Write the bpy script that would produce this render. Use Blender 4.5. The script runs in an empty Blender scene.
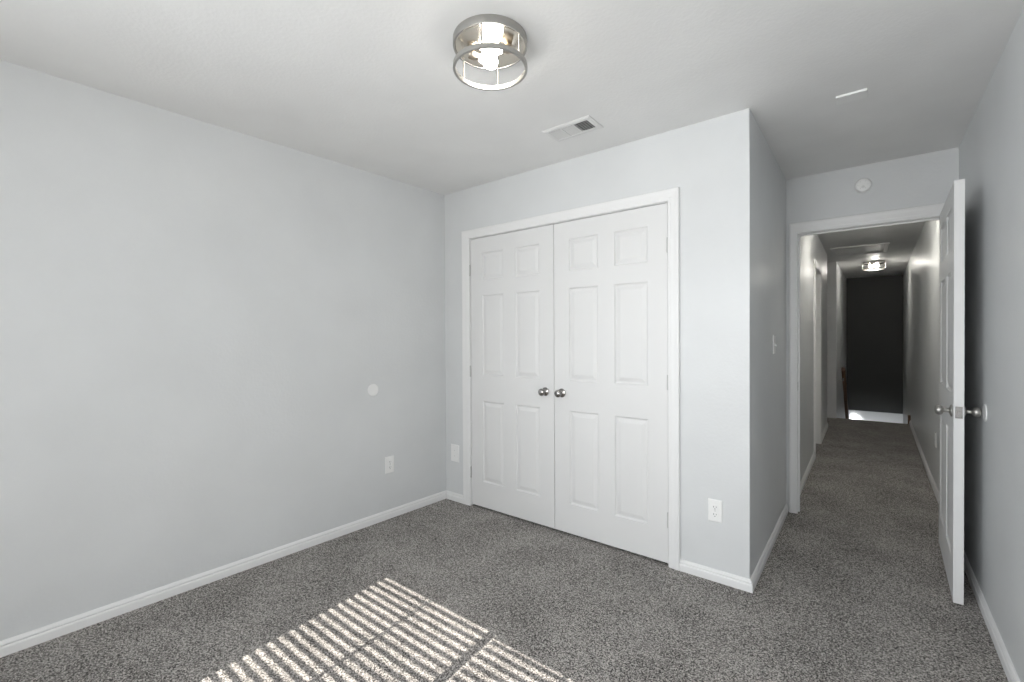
import bpy, bmesh, math, random
from mathutils import Vector, Matrix

random.seed(7)
SC = bpy.context.scene
COL = SC.collection
PI = math.pi

# ------------------------------------------------------------------ camera
cam_data = bpy.data.cameras.new('camera')
cam = bpy.data.objects.new('camera', cam_data)
COL.objects.link(cam)
YAW, PITCH, ROLL = 0.6644, 0.0082, -0.0052
fwd = Vector((-math.sin(YAW) * math.cos(PITCH), math.cos(YAW) * math.cos(PITCH), -math.sin(PITCH)))
rgt = Vector((math.cos(YAW), math.sin(YAW), 0))
upv = rgt.cross(fwd)
r2 = math.cos(ROLL) * rgt + math.sin(ROLL) * upv
u2 = -math.sin(ROLL) * rgt + math.cos(ROLL) * upv
M = Matrix((r2, u2, -fwd)).transposed().to_4x4()
M.translation = Vector((2.6679, -2.5361, 1.2939))
cam.matrix_world = M
cam_data.sensor_width = 36.0
cam_data.lens = 451.84 / 1024 * 36.0
cam_data.clip_start = 0.02
cam_data.clip_end = 200
SC.camera = cam

# ------------------------------------------------------------------ view, sky, sun, daylight
SC.view_settings.view_transform = 'Standard'
SC.view_settings.look = 'None'
SC.view_settings.exposure = 0.30
SC.view_settings.gamma = 1.0
SC.view_settings.use_curve_mapping = False

world = bpy.data.worlds.new('sky')
SC.world = world
world.use_nodes = True
wn = world.node_tree
bg = wn.nodes['Background']
sky = wn.nodes.new('ShaderNodeTexSky')
sky.sky_type = 'HOSEK_WILKIE'
sky.sun_direction = Vector((0.0626, -1, 0.682)).normalized()
sky.turbidity = 3.0
wn.links.new(sky.outputs[0], bg.inputs[0])
bg.inputs[1].default_value = 0.6

SUN_DIR = Vector((-0.0626, 1.0, -0.682)).normalized()
sun_d = bpy.data.lights.new('sun', 'SUN')
sun_d.energy = 12.0
sun_d.angle = math.radians(0.12)
sun_d.color = (1.0, 0.92, 0.84)
sun = bpy.data.objects.new('sun', sun_d)
COL.objects.link(sun)
sun.rotation_euler = SUN_DIR.to_track_quat('-Z', 'Y').to_euler()
sun.location = (1.8, -9, 5)


def area_light(name, loc, direction, sx, sy, energy, color, spread=180):
    d = bpy.data.lights.new(name, 'AREA')
    d.shape = 'RECTANGLE'
    d.size, d.size_y = sx, sy
    d.energy = energy
    d.color = color
    d.spread = math.radians(spread)
    o = bpy.data.objects.new(name, d)
    COL.objects.link(o)
    o.location = loc
    o.rotation_euler = Vector(direction).to_track_quat('-Z', 'Y').to_euler()
    return o


# daylight through the bedroom window (behind the viewpoint) and fill from an added side window
area_light('window_daylight', (2.08, -3.97, 1.36), (0.12, 1, -0.08), 1.85, 1.4, 37, (0.96, 0.98, 1.0), 155)
area_light('added_side_fill', (-0.13, -3.15, 1.35), (1, 0.85, 0.05), 1.2, 1.4, 16, (0.90, 0.95, 1.0), 95)

# ------------------------------------------------------------------ dimensions (metres)
H = 2.44
XC, YD = 2.2065, 1.3283            # closet block outer corner, plane of the wall with the hall door
AL, AR = 0.0502, 0.0084            # the side walls are not quite square to the closet wall
YB = -4.0                          # window wall
T = 0.115
CLI, CRI, HI = 0.2775, 1.7937, 2.047
DLI, DRI, DHI = 2.2765, 3.052, 2.0326
XH = 2.236                         # hall left wall
YE = 6.20                          # floor edge at the stairs
YS = 8.75                          # end wall of the stairwell


def xl(y):
    return AL * y


def xr(y):
    if y > 3.0:
        return 3.114 + AR * (3.0 - YD) + 0.0165 * (y - 3.0)
    return 3.114 + AR * (y - YD)


# ------------------------------------------------------------------ materials
def mat(name):
    m = bpy.data.materials.new(name)
    m.use_nodes = True
    nt = m.node_tree
    b = nt.nodes['Principled BSDF']
    return m, nt, b


def bump_noise(nt, b, scale, strength, dist, detail=3.0, rough=0.5):
    tc = nt.nodes.new('ShaderNodeTexCoord')
    n = nt.nodes.new('ShaderNodeTexNoise')
    n.inputs['Scale'].default_value = scale
    n.inputs['Detail'].default_value = detail
    n.inputs['Roughness'].default_value = rough
    bp = nt.nodes.new('ShaderNodeBump')
    bp.inputs['Strength'].default_value = strength
    bp.inputs['Distance'].default_value = dist
    nt.links.new(tc.outputs['Object'], n.inputs['Vector'])
    nt.links.new(n.outputs['Fac'], bp.inputs['Height'])
    nt.links.new(bp.outputs['Normal'], b.inputs['Normal'])
    return tc, n


def paint(name, col, rough, scale=90.0, strength=0.25, dist=0.002, vary=0.03):
    m, nt, b = mat(name)
    tc, n = bump_noise(nt, b, scale, strength, dist)
    n2 = nt.nodes.new('ShaderNodeTexNoise')
    n2.inputs['Scale'].default_value = 2.5
    n2.inputs['Detail'].default_value = 4
    nt.links.new(tc.outputs['Object'], n2.inputs['Vector'])
    r = nt.nodes.new('ShaderNodeValToRGB')
    r.color_ramp.elements[0].position = 0.3
    r.color_ramp.elements[1].position = 0.7
    r.color_ramp.elements[0].color = tuple(c * (1 - vary) for c in col) + (1,)
    r.color_ramp.elements[1].color = tuple(min(1, c * (1 + vary)) for c in col) + (1,)
    nt.links.new(n2.outputs['Fac'], r.inputs['Fac'])
    nt.links.new(r.outputs['Color'], b.inputs['Base Color'])
    b.inputs['Roughness'].default_value = rough
    return m


def plain(name, col, rough, metal=0.0):
    m, nt, b = mat(name)
    b.inputs['Base Color'].default_value = tuple(col) + (1,)
    b.inputs['Roughness'].default_value = rough
    b.inputs['Metallic'].default_value = metal
    bump_noise(nt, b, 220.0, 0.04, 0.0005)
    return m


WALL = paint('wall_paint', (0.695, 0.708, 0.712), 0.38, 65.0, 0.32, 0.0025)
CEIL = paint('ceiling_paint', (0.85, 0.85, 0.84), 0.5, 70.0, 0.35, 0.003)
TRIM = paint('trim_paint', (0.83, 0.83, 0.825), 0.40, 160.0, 0.05, 0.0006, 0.01)
DOOR = paint('door_paint', (0.765, 0.765, 0.76), 0.46, 160.0, 0.05, 0.0006, 0.01)
DARKWALL = paint('dark_end_wall', (0.036, 0.037, 0.034), 0.55, 75.0, 0.25, 0.002)  # near-black base colour of the stairwell end wall
WHITE_PLASTIC = plain('white_plastic', (0.88, 0.88, 0.87), 0.28)
SLOT = plain('dark_slot', (0.02, 0.02, 0.02), 0.6)
NICKEL = plain('brushed_nickel', (0.44, 0.43, 0.41), 0.36, 1.0)
POLISHED = plain('polished_nickel', (0.66, 0.62, 0.55), 0.16, 1.0)
KNOB = plain('satin_knob', (0.33, 0.32, 0.31), 0.2, 1.0)
SOCKET = plain('socket_metal', (0.45, 0.40, 0.34), 0.35, 1.0)
GREYPL = plain('register_enamel', (0.78, 0.78, 0.77), 0.4)
HINGE = plain('painted_hinge', (0.55, 0.55, 0.54), 0.45)
DUCT = plain('duct_interior', (0.03, 0.03, 0.03), 0.8)


def make_wood():
    m, nt, b = mat('brown_wood')
    tc = nt.nodes.new('ShaderNodeTexCoord')
    w = nt.nodes.new('ShaderNodeTexNoise')
    w.inputs['Scale'].default_value = 30
    r = nt.nodes.new('ShaderNodeValToRGB')
    r.color_ramp.elements[0].color = (0.10, 0.045, 0.02, 1)
    r.color_ramp.elements[1].color = (0.24, 0.12, 0.055, 1)
    nt.links.new(tc.outputs['Object'], w.inputs['Vector'])
    nt.links.new(w.outputs['Fac'], r.inputs['Fac'])
    nt.links.new(r.outputs['Color'], b.inputs['Base Color'])
    b.inputs['Roughness'].default_value = 0.4
    return m


WOOD = make_wood()


def make_carpet():
    m, nt, b = mat('carpet_pile')
    tc = nt.nodes.new('ShaderNodeTexCoord')
    n = nt.nodes.new('ShaderNodeTexNoise')
    n.inputs['Scale'].default_value = 175
    n.inputs['Detail'].default_value = 3.0
    n.inputs['Roughness'].default_value = 0.65
    n.inputs['Distortion'].default_value = 0.6
    v = nt.nodes.new('ShaderNodeTexVoronoi')
    v.inputs['Scale'].default_value = 230
    v.inputs['Randomness'].default_value = 1.0
    big = nt.nodes.new('ShaderNodeTexNoise')
    big.inputs['Scale'].default_value = 3.0
    big.inputs['Detail'].default_value = 3.0
    for x in (n, v, big):
        nt.links.new(tc.outputs['Object'], x.inputs['Vector'])
    sep = nt.nodes.new('ShaderNodeSeparateColor')
    nt.links.new(v.outputs['Color'], sep.inputs['Color'])
    mix = nt.nodes.new('ShaderNodeMath')
    mix.operation = 'MULTIPLY_ADD'
    mix.inputs[1].default_value = 0.30
    nt.links.new(sep.outputs['Red'], mix.inputs[0])
    nt.links.new(n.outputs['Fac'], mix.inputs[2])
    mix2 = nt.nodes.new('ShaderNodeMath')
    mix2.operation = 'MULTIPLY_ADD'
    mix2.inputs[1].default_value = 0.16
    nt.links.new(big.outputs['Fac'], mix2.inputs[0])
    nt.links.new(mix.outputs[0], mix2.inputs[2])
    r = nt.nodes.new('ShaderNodeValToRGB')
    e = r.color_ramp.elements
    e[0].position = 0.54
    e[0].color = (0.035, 0.032, 0.030, 1)
    e[1].position = 0.92
    e[1].color = (0.70, 0.665, 0.63, 1)
    k = e.new(0.70)
    k.color = (0.235, 0.222, 0.21, 1)
    nt.links.new(mix2.outputs[0], r.inputs['Fac'])
    nt.links.new(r.outputs['Color'], b.inputs['Base Color'])
    b.inputs['Roughness'].default_value = 1.0
    b.inputs['Specular IOR Level'].default_value = 0.1
    bp = nt.nodes.new('ShaderNodeBump')
    bp.inputs['Strength'].default_value = 0.9
    bp.inputs['Distance'].default_value = 0.006
    nt.links.new(mix.outputs[0], bp.inputs['Height'])
    nt.links.new(bp.outputs['Normal'], b.inputs['Normal'])
    return m


CARPET = make_carpet()


def make_glass():
    m = bpy.data.materials.new('window_glass')
    m.use_nodes = True
    nt = m.node_tree
    nt.nodes.clear()
    out = nt.nodes.new('ShaderNodeOutputMaterial')
    mx = nt.nodes.new('ShaderNodeMixShader')
    fr = nt.nodes.new('ShaderNodeFresnel')
    fr.inputs['IOR'].default_value = 1.3
    tr = nt.nodes.new('ShaderNodeBsdfTransparent')
    tr.inputs['Color'].default_value = (0.97, 0.98, 0.98, 1)
    gl = nt.nodes.new('ShaderNodeBsdfGlossy')
    gl.inputs['Roughness'].default_value = 0.02
    nt.links.new(fr.outputs[0], mx.inputs[0])
    nt.links.new(tr.outputs[0], mx.inputs[1])
    nt.links.new(gl.outputs[0], mx.inputs[2])
    nt.links.new(mx.outputs[0], out.inputs[0])
    return m


GLASS = make_glass()


def make_bulb(name, strength, col):
    m, nt, b = mat(name)
    b.inputs['Base Color'].default_value = (0.9, 0.9, 0.88, 1)
    b.inputs['Emission Color'].default_value = col + (1,)
    b.inputs['Emission Strength'].default_value = strength
    b.inputs['Roughness'].default_value = 0.4
    return m


BULB = make_bulb('lit_bulb', 45.0, (1.0, 0.95, 0.87))
ADDEDBULB = make_bulb('lit_added_hall_bulb', 215.0, (1.0, 0.96, 0.88))
HALLBULB = make_bulb('lit_hall_bulb', 110.0, (1.0, 0.96, 0.88))


# ------------------------------------------------------------------ mesh helpers
def obj(name, bm, material, parent=None, smooth=None):
    bmesh.ops.recalc_face_normals(bm, faces=bm.faces)
    me = bpy.data.meshes.new(name)
    bm.to_mesh(me)
    bm.free()
    me.materials.append(material)
    if smooth is not None:
        for p in me.polygons:
            p.use_smooth = True
        me.set_sharp_from_angle(angle=math.radians(smooth))
    o = bpy.data.objects.new(name, me)
    COL.objects.link(o)
    if parent:
        o.parent = parent
    return o


def tag(o, label, cat, group=None, kind=None):
    o['label'] = label
    o['category'] = cat
    if group:
        o['group'] = group
    if kind:
        o['kind'] = kind
    return o


def struct(o, label, cat):
    return tag(o, label, cat, kind='structure')


def empty(name, loc):
    o = bpy.data.objects.new(name, None)
    o.empty_display_size = 0.05
    COL.objects.link(o)
    o.location = loc
    return o


def box(bm, x0, x1, y0, y1, z0, z1):
    return hexa(bm, [(x0, y0), (x1, y0), (x1, y1), (x0, y1)], z0, z1)


def hexa(bm, pts, z0, z1):
    """vertical prism over a plan polygon"""
    lo = [bm.verts.new((p[0], p[1], z0)) for p in pts]
    hi = [bm.verts.new((p[0], p[1], z1)) for p in pts]
    n = len(pts)
    bm.faces.new(lo[::-1])
    bm.faces.new(hi)
    for i in range(n):
        j = (i + 1) % n
        bm.faces.new((lo[i], lo[j], hi[j], hi[i]))
    return lo + hi


def rbox(x0, x1, y0, y1, z0, z1, bev, seg=2):
    bm = bmesh.new()
    box(bm, x0, x1, y0, y1, z0, z1)
    bmesh.ops.bevel(bm, geom=list(bm.edges), offset=bev, segments=seg, affect='EDGES', profile=0.5)
    return bm


def lathe(bm, prof, seg=40, mtx=None, cap=True):
    """revolve (r, h) profile about local z"""
    mtx = mtx or Matrix.Identity(4)
    rings = []
    for r, h in prof:
        if r < 1e-6:
            rings.append([bm.verts.new(mtx @ Vector((0, 0, h)))])
        else:
            rings.append([bm.verts.new(mtx @ Vector((r * math.cos(2 * PI * i / seg), r * math.sin(2 * PI * i / seg), h))) for i in range(seg)])
    for a, b in zip(rings, rings[1:]):
        if len(a) == 1 and len(b) == 1:
            continue
        for i in range(seg):
            j = (i + 1) % seg
            if len(a) == 1:
                bm.faces.new((a[0], b[i], b[j]))
            elif len(b) == 1:
                bm.faces.new((a[i], a[j], b[0]))
            else:
                bm.faces.new((a[i], a[j], b[j], b[i]))


def axis(origin, direction):
    q = Vector(direction).to_track_quat('Z', 'Y')
    return Matrix.Translation(origin) @ q.to_matrix().to_4x4()


def tube(bm, p0, p1, r, seg=12):
    p0, p1 = Vector(p0), Vector(p1)
    L = (p1 - p0).length
    lathe(bm, [(0, 0), (r, 0), (r, L), (0, L)], seg, axis(p0, p1 - p0))


def sweep(bm, rows, close_profile=True):
    """rows[i] = list of points of the profile at station i; skins between stations, caps ends"""
    vs = [[bm.verts.new(p) for p in row] for row in rows]
    n = len(vs[0])
    for a, b in zip(vs, vs[1:]):
        for i in range(n if close_profile else n - 1):
            j = (i + 1) % n
            bm.faces.new((a[i], a[j], b[j], b[i]))
    bm.faces.new(vs[0][::-1])
    bm.faces.new(vs[-1])


def wall_with_holes(bm, x0, x1, z0, z1, holes, y0, y1):
    """wall slab along x between y0 and y1 with rectangular holes (x0, x1, z0, z1)"""
    xs = sorted({x0, x1, *[h[0] for h in holes], *[h[1] for h in holes]})
    zs = sorted({z0, z1, *[h[2] for h in holes], *[h[3] for h in holes]})
    xs = [x for x in xs if x0 - 1e-6 <= x <= x1 + 1e-6]
    zs = [z for z in zs if z0 - 1e-6 <= z <= z1 + 1e-6]

    def solid(i, j):
        if i < 0 or j < 0 or i >= len(xs) - 1 or j >= len(zs) - 1:
            return False
        cx, cz = (xs[i] + xs[i + 1]) / 2, (zs[j] + zs[j + 1]) / 2
        return not any(h[0] < cx < h[1] and h[2] < cz < h[3] for h in holes)

    cache = {}

    def v(i, j, k):
        key = (i, j, k)
        if key not in cache:
            cache[key] = bm.verts.new((xs[i], (y0, y1)[k], zs[j]))
        return cache[key]

    for i in range(len(xs) - 1):
        for j in range(len(zs) - 1):
            if not solid(i, j):
                continue
            bm.faces.new((v(i, j, 0), v(i + 1, j, 0), v(i + 1, j + 1, 0), v(i, j + 1, 0)))
            bm.faces.new((v(i, j, 1), v(i, j + 1, 1), v(i + 1, j + 1, 1), v(i + 1, j, 1)))
            if not solid(i - 1, j):
                bm.faces.new((v(i, j, 0), v(i, j + 1, 0), v(i, j + 1, 1), v(i, j, 1)))
            if not solid(i + 1, j):
                bm.faces.new((v(i + 1, j, 0), v(i + 1, j, 1), v(i + 1, j + 1, 1), v(i + 1, j + 1, 0)))
            if not solid(i, j - 1):
                bm.faces.new((v(i, j, 0), v(i, j, 1), v(i + 1, j, 1), v(i + 1, j, 0)))
            if not solid(i, j + 1):
                bm.faces.new((v(i, j + 1, 0), v(i + 1, j + 1, 0), v(i + 1, j + 1, 1), v(i, j + 1, 1)))


# ------------------------------------------------------------------ floor, ceiling, walls
bm = bmesh.new()
hexa(bm, [(-0.5, YB - 0.3), (3.5, YB - 0.3), (3.5, YE), (-0.5, YE)], -0.12, 0.0)
struct(obj('floor', bm, CARPET), 'grey speckled cut-pile carpet covering the bedroom and hall floor', 'floor')

bm = bmesh.new()
hexa(bm, [(-0.5, YB - 0.3), (3.5, YB - 0.3), (3.5, YS + 0.3), (-0.5, YS + 0.3)], H, H + 0.1)
struct(obj('ceiling', bm, CEIL), 'pale textured ceiling over the bedroom and hall', 'ceiling')

SY0, SY1, SZ0, SZ1 = -3.80, -2.50, 0.62, 2.10      # opening for the added side window in the left wall
bm = bmesh.new()
for ya, yb, za, zb in ((0.3, SY1, 0, H), (SY0, YB - 0.2, 0, H), (SY1, SY0, 0, SZ0), (SY1, SY0, SZ1, H)):
    hexa(bm, [(xl(ya), ya), (xl(yb), yb), (xl(yb) - T, yb), (xl(ya) - T, ya)], za, zb)
struct(obj('wall_left', bm, WALL), 'long plain pale grey wall on the left of the bedroom', 'wall')

bm = bmesh.new()
wall_with_holes(bm, 0.0, XC, 0, H, [(CLI - 0.014, CRI + 0.014, -1, HI + 0.014)], 0.0, T)
bm.edges.ensure_lookup_table()
ed = [e for e in bm.edges if all(abs(v.co.x - XC) < 1e-5 and abs(v.co.y) < 1e-5 for v in e.verts)]
bmesh.ops.bevel(bm, geom=ed, offset=0.007, segments=4, affect='EDGES', profile=0.5)
struct(obj('wall_back', bm, WALL), 'pale grey wall around the white double closet doors', 'wall')

bm = bmesh.new()
box(bm, XC - T, XC, T, YD + T, 0, H)
struct(obj('wall_closet_side', bm, WALL), 'shaded short grey wall returning from closet corner to hall doorway', 'wall')

bm = bmesh.new()
box(bm, -0.2, XC - T, 0.72, 0.80, 0, H)
struct(obj('wall_closet_rear', bm, WALL), 'grey wall at the back of the closet behind its doors', 'wall')

bm = bmesh.new()
wall_with_holes(bm, XC, xr(YD) + 0.002, 0, H, [(DLI - 0.014, DRI + 0.014, -1, DHI + 0.014)], YD, YD + T)
struct(obj('wall_doorway', bm, WALL), 'grey wall above and around the open hall doorway', 'wall')

bm = bmesh.new()
hexa(bm, [(xr(YB - 0.2), YB - 0.2), (xr(YB - 0.2) + T, YB - 0.2), (xr(3.0) + T, 3.0), (xr(YS + 0.2) + T, YS + 0.2), (xr(YS + 0.2), YS + 0.2), (xr(3.0), 3.0)], -1.9, H)
struct(obj('wall_right', bm, WALL), 'shaded blue-grey wall on the right running on along the hall', 'wall')

WX0, WX1, WZ0, WZ1 = 0.776, 3.03, 0.60, 2.15      # window opening; third pane on the right added to carry light rightward
bm = bmesh.new()
wall_with_holes(bm, -0.4, xr(YB) + 0.1, 0, H, [(WX0, WX1, WZ0, WZ1)], YB - 0.15, YB)
struct(obj('wall_front', bm, WALL), 'grey window wall facing the closet doors', 'wall')

# hall walls
DY0, DY1 = 3.22, 3.97
bm = bmesh.new()
# built along x then turned so that it runs along y
wall_with_holes(bm, YD + T, 5.26, 0, H, [(DY0 - 0.013, DY1 + 0.013, -1, 2.045)], 0.0, T)
bmesh.ops.transform(bm, matrix=Matrix(((0, -1, 0, XH), (1, 0, 0, 0), (0, 0, 1, 0), (0, 0, 0, 1))), verts=bm.verts)
struct(obj('wall_hall_left', bm, WALL), 'grey hall wall on the left holding a recessed side door', 'wall')

bm = bmesh.new()
hexa(bm, [(2.305, 6.15), (2.36, YS), (2.24, YS), (2.24, 6.27), (0.95, 6.27), (0.95, 6.15)], -1.9, H)
struct(obj('wall_stair_left', bm, WALL), 'grey wall end and stair side wall at far left of hall', 'wall')

bm = bmesh.new()
box(bm, 0.9, XH - T, 5.16, 5.26, 0, H)
box(bm, 0.85, 0.95, 5.16, 6.27, 0, H)
struct(obj('wall_landing', bm, WALL), 'grey walls of the side landing off the hall', 'wall')

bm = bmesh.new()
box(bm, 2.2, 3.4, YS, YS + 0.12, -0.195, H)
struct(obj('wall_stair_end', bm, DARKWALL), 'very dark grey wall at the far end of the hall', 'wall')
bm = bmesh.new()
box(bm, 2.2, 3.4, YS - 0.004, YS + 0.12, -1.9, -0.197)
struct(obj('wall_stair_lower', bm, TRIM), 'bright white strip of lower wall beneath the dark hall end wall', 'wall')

# stairs going down beyond the floor edge
bm = bmesh.new()
for i in range(8):
    box(bm, 2.30, 3.17, YE + i * 0.255, YE + (i + 1) * 0.255, -1.9, -0.19 * (i + 1))
box(bm, 2.30, 3.17, YE + 8 * 0.255, YS, -1.9, -0.19 * 9)
struct(obj('floor_stairs', bm, CARPET), 'carpeted stairs dropping away at the end of the hall', 'stairs')

# ------------------------------------------------------------------ baseboards
BB = [(0, 0), (0.0145, 0), (0.0145, 0.033), (0.0125, 0.0385), (0.0085, 0.0405), (0.0085, 0.0425), (0.0115, 0.0450),
      (0.0110, 0.0500), (0.0075, 0.0565), (0.0045, 0.0605), (0, 0.0615)]


def baseboard(name, p0, p1, nrm, label, m0=(0, 0), m1=(0, 0)):
    """p0..p1 along the wall foot, nrm into the room; m0/m1 lengthen the ends per unit of depth (mitres)"""
    p0, p1, nrm = Vector(p0 + (0,)), Vector(p1 + (0,)), Vector(nrm + (0,)).normalized()
    t = (p1 - p0).normalized()
    bm = bmesh.new()
    rows = []
    for p, m, s in ((p0, m0, -1), (p1, m1, 1)):
        rows.append([tuple(p + nrm * d + t * (s * d * m[0]) + Vector((0, 0, z))) for d, z in BB])
    sweep(bm, rows)
    return struct(obj(name, bm, TRIM), label, 'baseboard')


CW_L, CW_R, CW_T = 0.0765, 0.066, 0.067     # closet casing widths
baseboard('baseboard_left', (xl(YB), YB), (0.0, 0.0), (1, -AL), 'white baseboard along the plain left wall', m1=(-1, 0))
baseboard('baseboard_closet_left', (0.0, 0.0), (CLI - CW_L, 0.0), (0, -1), 'short white baseboard between left corner and closet casing', m0=(-1, 0))
baseboard('baseboard_closet_right', (CRI + CW_R, 0.0), (XC, 0.0), (0, -1), 'white baseboard between closet casing and outer corner', m1=(1, 0))
baseboard('baseboard_closet_side', (XC, 0.0), (XC, YD - 0.017), (1, 0), 'white baseboard along the short shaded return wall', m0=(1, 0))
baseboard('baseboard_right', (xr(YB), YB), (xr(YD - 0.001), YD - 0.001), (-1, AR), 'white baseboard along the bedroom right wall behind the open door')
bm = bmesh.new()
sweep(bm, [[(xr(y) - d, y, z) for d, z in BB] for y in (YD + T, 3.0, YE)])
struct(obj('baseboard_hall_right', bm, TRIM), 'white baseboard along the right hall wall', 'baseboard')
baseboard('baseboard_hall_left', (XH, YD + T + 0.017), (XH, DY0 - 0.06), (1, 0), 'white baseboard on the left hall wall before the side door')
baseboard('baseboard_hall_far', (XH, DY1 + 0.06), (XH, 5.26), (1, 0), 'short white baseboard on left hall wall past the side door')
baseboard('baseboard_front', (xr(YB), YB), (xl(YB), YB), (0, 1), 'white baseboard beneath the window')

# ------------------------------------------------------------------ casings (with jambs)
CAS = [(0.0, 0.0), (0.0, 0.009), (0.05, 0.011), (0.22, 0.0115), (0.30, 0.0135), (0.62, 0.0150), (0.80, 0.0175), (0.95, 0.0170), (1.0, 0.013), (1.0, 0.0)]


def casing_bm(bm, a0, a1, ztop, wl, wr, wt, y, sgn=-1, inset=0.0):
    rows = [[], [], [], []]
    for s, d in CAS:
        rows[0].append((a0 - s * wl, y + sgn * d, 0.0))
        rows[1].append((a0 - s * wl, y + sgn * d, ztop + s * wt))
        rows[2].append((a1 + s * wr, y + sgn * d, ztop + s * wt))
        rows[3].append((a1 + s * wr, y + sgn * d, 0.0))
    sweep(bm, rows)


def jamb_bm(bm, a0, a1, ztop, y0, y1, th=0.014, stop=None):
    box(bm, a0 - th, a0, y0, y1, 0, ztop)
    box(bm, a1, a1 + th, y0, y1, 0, ztop)
    box(bm, a0 - th, a1 + th, y0, y1, ztop, ztop + th)
    if stop:
        s0, s1 = stop
        box(bm, a0, a0 + 0.011, s0, s1, 0, ztop - 0.011)
        box(bm, a1 - 0.011, a1, s0, s1, 0, ztop - 0.011)
        box(bm, a0, a1, s0, s1, ztop - 0.011, ztop)


bm = bmesh.new()
casing_bm(bm, CLI - 0.003, CRI + 0.003, HI + 0.003, CW_L - 0.003, CW_R - 0.003, CW_T - 0.003, 0.0)
jamb_bm(bm, CLI - 0.0005, CRI + 0.0005, HI, 0.001, T - 0.001, 0.013, (0.046, 0.060))
struct(obj('trim_1', bm, TRIM), 'white moulded casing framing the double closet doors', 'door casing')

bm = bmesh.new()
casing_bm(bm, DLI + 0.002, DRI - 0.002, DHI + 0.003, 0.052, 0.045, 0.0755, YD)
casing_bm(bm, DLI + 0.002, DRI - 0.002, DHI + 0.003, 0.03, 0.045, 0.0755, YD + T, 1)
jamb_bm(bm, DLI, DRI, DHI, YD - 0.001, YD + T + 0.001, 0.013, (YD + 0.04, YD + 0.054))
trim2 = struct(obj('trim_2', bm, TRIM), 'white casing and jamb framing the open hall doorway', 'door casing')
bm = rbox(DLI - 0.001, DLI + 0.0015, YD + 0.008, YD + 0.032, 0.895, 0.955, 0.0005, 1)
obj('strike_plate', bm, NICKEL, trim2)

bm = bmesh.new()
casing_bm(bm, DY0, DY1, 2.035, 0.058, 0.058, 0.065, 0.0)
jamb_bm(bm, DY0, DY1, 2.032, 0.0, 0.11, 0.013, (0.055, 0.068))
bmesh.ops.transform(bm, matrix=Matrix(((0, -1, 0, XH), (1, 0, 0, 0), (0, 0, 1, 0), (0, 0, 0, 1))), verts=bm.verts)
struct(obj('trim_3', bm, TRIM), 'white casing of the side door on the left hall wall', 'door casing')


bm = bmesh.new()
box(bm, 2.15, 2.306, 6.132, 6.1495, 0, H)
struct(obj('trim_4', bm, TRIM), 'white trim board on the wall end by the stairs', 'trim')


# ------------------------------------------------------------------ six panel doors
def door_face(bm, w, z0, z1, y, sgn, cols, rows_):
    """one moulded face at depth y, panels sunk towards -sgn"""
    xs = sorted({0.0, w, *[c for p in cols for c in p]})
    zs = sorted({z0, z1, *[c for p in rows_ for c in p]})
    for i in range(len(xs) - 1):
        for j in range(len(zs) - 1):
            a, b, c, d = xs[i], xs[i + 1], zs[j], zs[j + 1]
            panel = (a, b) in cols and (c, d) in rows_
            if not panel:
                bm.faces.new([bm.verts.new(p) for p in ((a, y, c), (b, y, c), (b, y, d), (a, y, d))])
                continue
            loops = []
            for ins, dep in ((0, 0), (0.004, 0.0055), (0.009, 0.0085), (0.014, 0.0085), (0.036, 0.002), (0.040, 0.0015)):
                loops.append([bm.verts.new((px, y - sgn * dep, pz)) for px, pz in
                              ((a + ins, c + ins), (b - ins, c + ins), (b - ins, d - ins), (a + ins, d - ins))])
            for l0, l1 in zip(loops, loops[1:]):
                for k in range(4):
                    q = (k + 1) % 4
                    bm.faces.new((l0[k], l0[q], l1[q], l1[k]))
            bm.faces.new(loops[-1])


def door_slab(w, z0, z1, t, zo=0.0):
    """local: x 0..w, front face at y = 0 looking to -y, back at y = t"""
    mull = 0.11
    pw = (w - 0.115 * 2 - mull) / 2
    cols = [(0.115, 0.115 + pw), (0.115 + pw + mull, w - 0.115)]
    rows_ = [(0.205, 0.815), (1.010, 1.612), (1.722, 1.930)]
    bm = bmesh.new()
    door_face(bm, w, z0, z1, 0.0, -1, cols, rows_)
    door_face(bm, w, z0, z1, t, 1, cols, rows_)
    for a, b in (((0, z0), (w, z0)), ((w, z0), (w, z1)), ((w, z1), (0, z1)), ((0, z1), (0, z0))):
        bm.faces.new([bm.verts.new(p) for p in ((a[0], 0, a[1]), (b[0], 0, b[1]), (b[0], t, b[1]), (a[0], t, a[1]))])
    bmesh.ops.remove_doubles(bm, verts=bm.verts, dist=1e-5)
    return bm


def knob_bm(p, d, size=1.0):
    bm = bmesh.new()
    s = size
    prof = [(0, 0), (0.031 * s, 0), (0.032 * s, 0.003 * s), (0.030 * s, 0.007 * s), (0.017 * s, 0.011 * s), (0.0115 * s, 0.015 * s), (0.0105 * s, 0.028 * s),
            (0.013 * s, 0.033 * s), (0.021 * s, 0.037 * s), (0.0262 * s, 0.045 * s), (0.0272 * s, 0.052 * s), (0.0255 * s, 0.060 * s), (0.020 * s, 0.066 * s), (0.010 * s, 0.0685 * s), (0, 0.069 * s)]
    lathe(bm, prof, 32, axis(p, d))
    return bm


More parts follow.
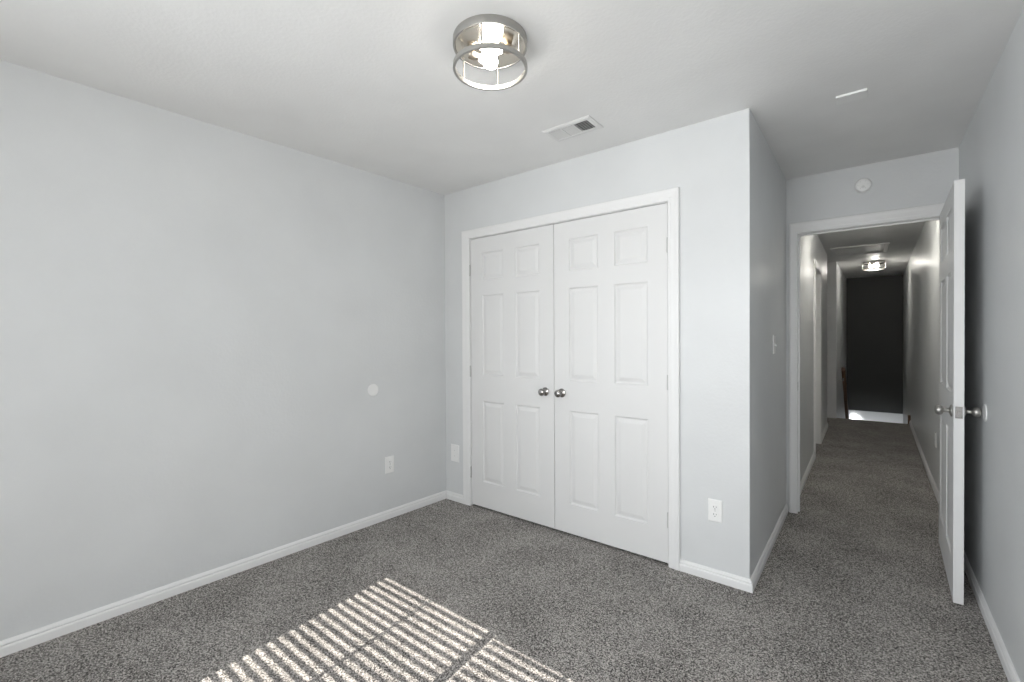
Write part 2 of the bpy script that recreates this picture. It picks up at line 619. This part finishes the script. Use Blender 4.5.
CM = 1.0336
FACE_Y = 0.004                                   # closet leaf front face
for name, x0, x1, kx, hx, lab in (
        ('door_1', CLI + 0.0028, CM - 0.0018, CM - 0.069, CLI, 'left leaf of the white six-panel double closet doors'),
        ('door_2', CM + 0.0018, CRI - 0.0028, CM + 0.060, CRI, 'right leaf of the white six-panel double closet doors')):
    bm = door_slab(x1 - x0, 0.014, HI - 0.004, 0.035)
    bmesh.ops.translate(bm, verts=bm.verts, vec=(x0, FACE_Y, 0))
    dr = struct(obj(name, bm, DOOR), lab, 'closet door')
    obj('door_knob', knob_bm((kx, FACE_Y, 0.926), (0, -1, 0), 0.92), KNOB, dr, 40)['label'] = 'satin nickel round closet knob'
    for hz in (1.806, 1.036, 0.26):
        bm = bmesh.new()
        tube(bm, (hx, -0.0045, hz - 0.042), (hx, -0.0045, hz + 0.042), 0.0052, 12)
        obj('hinge', bm, HINGE, dr, 40)

# hall door, open against the right wall
bm = door_slab(0.846, 0.012, 2.029, 0.0365)
ang = math.atan2(0.028, 0.846)
# local x runs from hinge to the free edge; local -y face looks into the room (towards -x)
R = Matrix(((math.sin(-ang), 1, 0, 0), (-math.cos(ang), math.sin(-ang), 0, 0), (0, 0, 1, 0), (0, 0, 0, 1)))
HX, HY = 3.026, 1.306
R.translation = Vector((HX, HY, 0))
bmesh.ops.transform(bm, matrix=R, verts=bm.verts)
d3 = struct(obj('door_3', bm, DOOR), 'white six-panel bedroom door standing open along the right wall', 'door')
kp = R @ Vector((0.846 - 0.062, 0.0, 0.925))
kq = R @ Vector((0.846 - 0.062, 0.0365, 0.925))
for p, d in ((kp, -1), (kq, 1)):
    dv = (R.to_3x3() @ Vector((0, d, 0)))
    obj('door_knob', knob_bm(p, dv, 0.92), NICKEL, d3, 40)['label'] = 'round nickel knob'
bm = rbox(0.8455, 0.8475, 0.006, 0.031, 0.897, 0.953, 0.0007, 1)
box(bm, 0.8455, 0.853, 0.013, 0.024, 0.918, 0.932)
bmesh.ops.transform(bm, matrix=R, verts=bm.verts)
obj('latch_plate', bm, KNOB, d3)
for hz in (1.80, 1.03, 0.26):
    bm = bmesh.new()
    c = R @ Vector((-0.003, 0.0385, hz))
    tube(bm, c - Vector((0, 0, 0.044)), c + Vector((0, 0, 0.044)), 0.0055, 12)
    obj('hinge', bm, NICKEL, d3, 40)

# closed side door in the left hall wall, set back in its jamb
bm = door_slab(DY1 - DY0 - 0.006, 0.014, 2.028, 0.035)
bmesh.ops.translate(bm, verts=bm.verts, vec=(DY0 + 0.003, 0.069, 0))
RH = Matrix(((0, -1, 0, XH), (1, 0, 0, 0), (0, 0, 1, 0), (0, 0, 0, 1)))
bmesh.ops.transform(bm, matrix=RH, verts=bm.verts)
struct(obj('door_4', bm, DOOR), 'white side door set back in the left hall wall', 'door')

# ------------------------------------------------------------------ window behind the viewpoint
win = struct(empty('window_1', ((WX0 + WX1) / 2, YB - 0.07, WZ0)), 'wide white bedroom window with two lowered slatted blinds and an added third', 'window')
wo = Vector(win.location)


def wpart(name, bm, m):
    bmesh.ops.translate(bm, verts=bm.verts, vec=-wo)
    return obj(name, bm, m, win)


bm = bmesh.new()
FY0, FY1 = YB - 0.13, YB - 0.08
for a, b, c, d in ((WX0, WX0 + 0.045, WZ0, WZ1), (WX1 - 0.045, WX1, WZ0, WZ1), (WX0 + 0.045, WX1 - 0.045, WZ0, WZ0 + 0.045),
                   (WX0 + 0.045, WX1 - 0.045, WZ1 - 0.045, WZ1), (1.556, 1.596, WZ0 + 0.045, WZ1 - 0.045),
                   (1.168, 1.182, WZ0 + 0.045, WZ1 - 0.045), (1.952, 1.966, WZ0 + 0.045, WZ1 - 0.045), (2.342, 2.364, WZ0 + 0.045, WZ1 - 0.045)):
    box(bm, a, b, FY0, FY1, c, d)
wpart('window_frame', bm, TRIM)
bm = bmesh.new()
box(bm, WX0 + 0.02, WX1 - 0.02, YB - 0.107, YB - 0.103, WZ0 + 0.02, WZ1 - 0.02)
wpart('glass_pane', bm, GLASS)
bm = rbox(WX0 - 0.05, WX1 + 0.05, YB - 0.08, YB + 0.03, WZ0 - 0.025, WZ0 - 0.001, 0.005)
wpart('window_sill', bm, TRIM)
TILT = math.radians(15.5)
PITCHZ = 0.0327
for bx0, bx1, ztop in ((0.826, 1.552, 2.085), (1.598, 2.335, 2.042), (2.363, 2.98, 2.08)):
    bm = bmesh.new()
    box(bm, bx0 - 0.03 if bx0 < 1 else bx0, bx1, YB - 0.062, YB - 0.008, ztop, ztop + 0.05)
    z = ztop - PITCHZ * 1.0
    while z > WZ0 + 0.02:
        c, s = math.cos(TILT) * 0.019, math.sin(TILT) * 0.019
        y = YB - 0.035
        rows = []
        for x in (bx0 - 0.03 if bx0 < 1 else bx0 + 0.002, bx1 - 0.002):
            rows.append([(x, y - c, z + s), (x, y, z + 0.0022), (x, y + c, z - s), (x, y + c, z - s - 0.0028), (x, y, z - 0.0006), (x, y - c, z + s - 0.0028)])
        sweep(bm, rows)
        z -= PITCHZ
    for cx in (bx0 + 0.13, bx1 - 0.13):
        box(bm, cx - 0.001, cx + 0.001, YB - 0.036, YB - 0.034, WZ0 + 0.02, ztop)
    box(bm, bx0, bx1, YB - 0.06, YB - 0.01, WZ0 + 0.002, WZ0 + 0.02)
    wpart('blind', bm, WHITE_PLASTIC)


# unseen side window, added in the left wall to brighten the right side
sw = struct(empty('added_window_2', (xl(-3.15) - 0.06, -3.15, SZ0)), 'added white side window with lowered blind in the left wall', 'window')
sw.rotation_euler = (0, 0, -math.atan(AL))
HW = (SY1 - SY0) / 2 - 0.004
HH = SZ1 - SZ0
bm = bmesh.new()
for a, b, c, d in ((-HW, -HW + 0.045, 0, HH), (HW - 0.045, HW, 0, HH), (-HW + 0.045, HW - 0.045, 0, 0.045), (-HW + 0.045, HW - 0.045, HH - 0.045, HH),
                   (-HW + 0.045, HW - 0.045, HH / 2 - 0.015, HH / 2 + 0.015)):
    box(bm, -0.045, 0.0, a, b, c, d)
obj('window_frame', bm, TRIM, sw)
bm = bmesh.new()
box(bm, -0.026, -0.022, -HW + 0.03, HW - 0.03, 0.03, HH - 0.03)
obj('glass_pane', bm, GLASS, sw)
bm = rbox(-0.002, 0.095, -HW - 0.05, HW + 0.05, -0.028, -0.002, 0.005)
obj('window_sill', bm, TRIM, sw)
bm = bmesh.new()
z = HH - 0.09
while z > 0.03:
    sweep(bm, [[(0.010, y, z + 0.010), (0.046, y, z - 0.010), (0.046, y, z - 0.012), (0.010, y, z + 0.008)] for y in (-HW + 0.01, HW - 0.01)])
    z -= PITCHZ
box(bm, 0.004, 0.054, -HW + 0.005, HW - 0.005, HH - 0.055, HH - 0.003)
obj('blind', bm, WHITE_PLASTIC, sw)

# ------------------------------------------------------------------ ceiling lights
def ceiling_light(loc, r, hgt, bulbmat, label, rot):
    t = empty('ceiling_light', loc)
    tag(t, label, 'ceiling light')
    bm = bmesh.new()                                        # brushed band against the ceiling
    lathe(bm, [(r - 0.004, -0.001), (r, -0.001), (r + 0.001, -0.004), (r + 0.001, -0.028), (r, -0.031), (r - 0.006, -0.031), (r - 0.007, -0.028), (r - 0.007, -0.001), (r - 0.004, -0.001)], 72)
    obj('top_band', bm, NICKEL, t, 35)
    bm = bmesh.new()                                        # polished pan
    lathe(bm, [(0, -0.0015), (r - 0.0072, -0.0015), (r - 0.0072, -0.028), (r - 0.010, -0.0298), (r - 0.014, -0.0292), (0.03, -0.0292), (0, -0.0292)], 72)
    obj('pan', bm, POLISHED, t, 35)['label'] = 'mirror polished nickel pan'
    bm = bmesh.new()
    h0, h1 = -hgt, -hgt + 0.017
    lathe(bm, [(r - 0.009, h1), (r - 0.009, h0 + 0.001), (r - 0.008, h0), (r, h0), (r + 0.001, h0 + 0.001), (r + 0.001, h1 - 0.001), (r, h1), (r - 0.009, h1)], 72)
    obj('lower_hoop', bm, NICKEL, t, 35)
    for deg in (118, 181, 298, 1):
        a = math.radians(deg)
        bm = bmesh.new()
        tube(bm, ((r - 0.003) * math.cos(a), (r - 0.003) * math.sin(a), -0.03), ((r - 0.003) * math.cos(a), (r - 0.003) * math.sin(a), h1), 0.0032, 10)
        obj('rod', bm, NICKEL, t, 40)
    for k in range(2):
        a = rot + 0.55 + k * PI
        dv = Vector((math.cos(a), math.sin(a), -0.22)).normalized()
        base = Vector((0.078 * math.cos(a + PI), 0.078 * math.sin(a + PI), -0.044)) + Vector((-math.sin(a), math.cos(a), 0)) * 0.034
        s = bmesh.new()
        lathe(s, [(0, 0), (0.0155, 0), (0.0165, 0.003), (0.0165, 0.026), (0.0135, 0.030), (0.0135, 0.042), (0, 0.042)], 24, axis(base, dv))
        so = obj('socket', s, SOCKET, t, 40)
        b = bmesh.new()
        o2 = base + dv * 0.040
        lathe(b, [(0, 0), (0.012, 0), (0.013, 0.010), (0.017, 0.021), (0.0235, 0.033), (0.0265, 0.045), (0.0255, 0.057), (0.0200, 0.068), (0.0110, 0.0745), (0, 0.0765)], 28, axis(o2, dv))
        obj('bulb', b, bulbmat, so, 60)['label'] = 'glowing white bulb'
    return t


ceiling_light((1.527, -1.206, H), 0.142, 0.118, BULB, 'round nickel flush ceiling light on the bedroom ceiling', 0.35)
ceiling_light((2.68, 2.50, H), 0.138, 0.118, ADDEDBULB, 'added nickel flush ceiling light in the hall just past the doorway', 0.35)  # unseen fixture, added to brighten the near hall
ceiling_light((2.765, 6.50, H), 0.142, 0.118, HALLBULB, 'small lit flush ceiling light at the far end of the hall', 1.1)

# ------------------------------------------------------------------ ceiling vent
vx0, vx1, vy0, vy1 = 1.246, 1.540, -0.442, -0.274
vent = tag(empty('ceiling_vent', ((vx0 + vx1) / 2, (vy0 + vy1) / 2, H)), 'white rectangular louvred air register on the ceiling near closet', 'air vent')
vo = Vector(vent.location)
W2, D2 = (vx1 - vx0) / 2, (vy1 - vy0) / 2
bm = bmesh.new()
loops = []
for ins, dz in ((0, -0.0005), (0.0, -0.003), (0.010, -0.0075), (0.026, -0.0085), (0.030, -0.006), (0.030, -0.0008)):
    loops.append([bm.verts.new((sx * (W2 - ins), sy * (D2 - ins), dz)) for sx, sy in ((-1, -1), (1, -1), (1, 1), (-1, 1))])
for a, b in zip(loops, loops[1:] + loops[:1]):
    for k in range(4):
        q = (k + 1) % 4
        bm.faces.new((a[k], a[q], b[q], b[k]))
obj('frame', bm, GREYPL, vent)
bm = bmesh.new()
box(bm, -W2 + 0.029, W2 - 0.029, -D2 + 0.029, D2 - 0.029, -0.0012, -0.0004)
obj('duct', bm, DUCT, vent)['label'] = 'dark duct opening behind the slats'
n = 15
span = 2 * (W2 - 0.031)
for k in range(n):
    x = -W2 + 0.031 + (k + 0.5) * span / n
    tl = math.radians(38) if k < 10 else math.radians(115)
    hw = 0.0066 if k < 10 else 0.0040
    cx, cz = math.cos(tl) * hw, math.sin(tl) * hw
    bm = bmesh.new()
    rows = []
    for y in (-D2 + 0.0305, D2 - 0.0305):
        p, q = Vector((x - cx, y, -0.0062 - cz * 0.55)), Vector((x + cx, y, -0.0062 + cz * 0.55))
        nn = Vector((-(q - p).z, 0, (q - p).x)).normalized() * (0.0005 if k < 10 else 0.0012)
        rows.append([tuple(p + nn), tuple(q + nn), tuple(q - nn), tuple(p - nn)])
    sweep(bm, rows)
    obj('slat', bm, GREYPL, vent)

bm = bmesh.new()
box(bm, -W2 + 0.030 + span * 5 / n - 0.003, -W2 + 0.030 + span * 5 / n + 0.003, -D2 + 0.0305, D2 - 0.0305, -0.0105, -0.0015)
obj('divider', bm, GREYPL, vent)

# thin plate on the ceiling near the hall door
bm = rbox(2.553, 2.672, 0.137, 0.222, H - 0.009, H + 0.0005, 0.002)
tag(obj('ceiling_plate', bm, WHITE_PLASTIC), 'small thin white rectangular box on the ceiling before the hall doorway', 'cover plate')

# attic hatch in the hall ceiling
hx0, hx1, hy0, hy1 = 2.30, 2.90, 4.72, 5.45
hatch = tag(empty('attic_hatch', ((hx0 + hx1) / 2, (hy0 + hy1) / 2, H)), 'rectangular attic hatch framed in the hall ceiling', 'hatch')
W2, D2 = (hx1 - hx0) / 2, (hy1 - hy0) / 2
bm = bmesh.new()
loops = []
for ins, dz in ((0, 0.0), (0.0, -0.012), (0.006, -0.016), (0.045, -0.012), (0.05, -0.008), (0.05, 0.0)):
    loops.append([bm.verts.new((sx * (W2 - ins), sy * (D2 - ins), dz)) for sx, sy in ((-1, -1), (1, -1), (1, 1), (-1, 1))])
for a, b in zip(loops, loops[1:] + loops[:1]):
    for k in range(4):
        q = (k + 1) % 4
        bm.faces.new((a[k], a[q], b[q], b[k]))
obj('frame', bm, TRIM, hatch)
bm = bmesh.new()
box(bm, -W2 + 0.051, W2 - 0.051, -D2 + 0.051, D2 - 0.051, -0.004, 0.0)
obj('panel', bm, CEIL, hatch)

# ------------------------------------------------------------------ smoke detector above the hall doorway
sd = tag(empty('smoke_detector', (2.652, YD, 2.302)), 'round white smoke detector on wall above the hall doorway', 'smoke detector')
bm = bmesh.new()
AX = axis((0, 0, 0), (0, -1, 0))
lathe(bm, [(0, 0), (0.0475, 0), (0.0485, 0.002), (0.0485, 0.009), (0.047, 0.011), (0.045, 0.012), (0.0445, 0.018), (0.041, 0.024), (0.034, 0.027), (0.018, 0.0285), (0, 0.0285)], 48, AX)
obj('housing', bm, WHITE_PLASTIC, sd, 35)
bm = bmesh.new()
lathe(bm, [(0, 0.028), (0.008, 0.028), (0.0085, 0.030), (0.006, 0.0315), (0, 0.032)], 24, AX @ Matrix.Translation((0.0, -0.014, 0)))
obj('test_button', bm, GREYPL, sd, 35)
for k in range(6):
    a = 2 * PI * k / 6
    bm = rbox(0.020, 0.032, -0.0016, 0.0016, 0.0268, 0.0290, 0.0004, 1)
    bmesh.ops.transform(bm, matrix=AX @ Matrix.Rotation(a, 4, 'Z'), verts=bm.verts)
    obj('vent_slot', bm, GREYPL, sd)

# ------------------------------------------------------------------ round plates
dirL = Vector((1, -AL, 0)).normalized()
bm = bmesh.new()
lathe(bm, [(0, 0.0), (0.0425, 0.0), (0.043, 0.0015), (0.041, 0.005), (0.034, 0.0072), (0.030, 0.0066), (0.018, 0.0074), (0, 0.0078)], 48, axis((xl(-0.66), -0.66, 0.932), dirL))
tag(obj('round_cover', bm, WHITE_PLASTIC, None, 30), 'plain round white cover plate on the left wall above the outlet', 'cover plate')

ys = 0.475
bm = bmesh.new()
lathe(bm, [(0, 0.0), (0.040, 0.0), (0.041, 0.001), (0.040, 0.004), (0.036, 0.0055), (0.030, 0.0050), (0.022, 0.004), (0, 0.0035)], 48,
      axis((xr(ys), ys, 0.931), Vector((-1, AR, 0))))
tag(obj('door_stop', bm, WHITE_PLASTIC, None, 30), 'round white bumper plate on right wall behind the open door knob', 'door stop')


# ------------------------------------------------------------------ outlets and switch
def wall_plate(name, loc, out, label, cat, kind, w=0.072, h=0.117):
    """built in local x (width), z (height), facing local -y; turned so that -y = out"""
    t = empty(name, loc)
    ang = math.atan2(out[0], -out[1])
    t.rotation_euler = (0, 0, ang)
    tag(t, label, cat)
    bm = bmesh.new()
    l = []
    for ins, dy in ((0, 0.0), (0, -0.003), (0.0025, -0.0055), (0.006, -0.0062)):
        l.append([bm.verts.new((sx * (w / 2 - ins), dy, sz * (h / 2 - ins))) for sx, sz in ((-1, -1), (1, -1), (1, 1), (-1, 1))])
    for a, b in zip(l, l[1:]):
        for k in range(4):
            q = (k + 1) % 4
            bm.faces.new((a[k], a[q], b[q], b[k]))
    bm.faces.new(l[0][::-1])
    bm.faces.new(l[-1])
    obj('plate', bm, WHITE_PLASTIC, t)
    ax = axis((0, 0, 0), (0, -1, 0))
    if kind == 'outlet':
        for s in (-1, 1):
            bm = bmesh.new()
            pts = []
            for i in range(28):
                a = 2 * PI * i / 28
                x, z = 0.0172 * math.cos(a), 0.0172 * math.sin(a)
                z = max(-0.0135, min(0.0135, z))
                pts.append((x, z))
            lo = [bm.verts.new((x, -0.0060, z + s * 0.0195)) for x, z in pts]
            hi = [bm.verts.new((x * 0.94, -0.0085, z * 0.94 + s * 0.0195)) for x, z in pts]
            bm.faces.new(hi)
            bm.faces.new(lo[::-1])
            for i in range(28):
                bm.faces.new((lo[i], lo[(i + 1) % 28], hi[(i + 1) % 28], hi[i]))
            so = obj('socket', bm, WHITE_PLASTIC, t)
            for sx, hh in ((-0.0063, 0.0042), (0.0063, 0.0034)):
                bm = bmesh.new()
                box(bm, sx - 0.0010, sx + 0.0010, -0.0088, -0.0080, s * 0.0195 + 0.002 - hh, s * 0.0195 + 0.002 + hh)
                obj('slot', bm, SLOT, so)
            bm = bmesh.new()
            lathe(bm, [(0, 0.0080), (0.0023, 0.0080), (0.0023, 0.0088), (0, 0.0088)], 14, ax @ Matrix.Translation((0, s * 0.0195 - 0.0085, 0)))
            obj('ground_hole', bm, SLOT, so)
        screws = (0,)
    elif kind == 'switch':
        bm = rbox(-0.0055, 0.0055, -0.008, -0.005, -0.0125, 0.0125, 0.0006, 1)
        sl = obj('switch_slot', bm, WHITE_PLASTIC, t)
        bm = bmesh.new()
        rows = [[(sx * 0.0045, -0.007, z) for sx, z in ((-1, -0.009), (1, -0.009), (1, 0.004), (-1, 0.004))],
                [(sx * 0.0036, -0.016, z) for sx, z in ((-1, -0.0135), (1, -0.0125), (1, -0.005), (-1, -0.005))]]
        sweep(bm, rows)
        obj('toggle', bm, WHITE_PLASTIC, t)
        screws = (-0.030, 0.030)
    else:
        screws = (-0.021, 0.021)
    for sz in screws:
        bm = bmesh.new()
        lathe(bm, [(0, 0.0060), (0.0032, 0.0060), (0.0030, 0.0072), (0, 0.0074)], 16, ax @ Matrix.Translation((0, sz, 0)))
        obj('screw', bm, HINGE, t, 30)
    return t


wall_plate('wall_outlet', (xl(-0.531), -0.531, 0.385), (1, -AL), 'white duplex outlet low on the left wall near the corner', 'outlet', 'outlet')
wall_plate('blank_plate', (0.104, 0.0, 0.378), (0, -1), 'blank white plate low between left corner and closet casing', 'cover plate', 'blank', 0.088, 0.135)
wall_plate('wall_outlet', (2.042, 0.0, 0.372), (0, -1), 'white duplex outlet low on the wall right of closet doors', 'outlet', 'outlet', 0.070, 0.117)
wall_plate('light_switch', (XC, 0.757, 1.240), (1, 0), 'white toggle light switch on the short shaded return wall', 'light switch', 'switch')
wall_plate('wall_outlet', (xr(2.55), 2.55, 0.43), (-1, AR), 'white outlet low on the right hall wall beyond the open door', 'outlet', 'outlet')

# ------------------------------------------------------------------ stair handrail and wood block
hr = tag(empty('handrail', (2.385, 6.38, 0.76)), 'brown wooden handrail descending the stairs at the end of hall', 'handrail')
bm = bmesh.new()
sl = math.tan(math.radians(35))
L = 2.1
prof = [(-0.020, -0.030), (0.020, -0.030), (0.026, -0.010), (0.026, 0.012), (0.018, 0.030), (-0.018, 0.030), (-0.026, 0.012), (-0.026, -0.010)]
rows = [[(x, 0.0, z) for x, z in prof], [(x + 0.02, L, z - L * sl) for x, z in prof]]
sweep(bm, rows)
obj('rail', bm, WOOD, hr)
for y in (0.18, 1.6):
    bm = bmesh.new()
    tube(bm, (-0.075, y, -y * sl - 0.075), (-0.010, y, -y * sl - 0.075), 0.007)
    tube(bm, (-0.0065, y, -y * sl - 0.078), (-0.0065, y, -y * sl - 0.03), 0.007)
    obj('bracket', bm, NICKEL, hr)

bm = rbox(xr(YE) - 0.030, xr(YE) + 0.001, YE - 0.03, YE + 0.035, 0.0, 0.13, 0.004)
tag(obj('wood_block', bm, WOOD), 'small brown wooden trim block at foot of right hall wall', 'trim block')

# daylight from the stair window below the dark end wall
area_light('stair_daylight', (2.47, 8.05, -0.42), (0, 1, 0.04), 0.14, 0.14, 0.45, (0.97, 0.98, 1.0), 22)
area_light('stair_sky', (2.85, 7.6, -0.9), (0, 1, 0.3), 0.6, 0.3, 0.75, (0.90, 0.95, 1.0), 60)
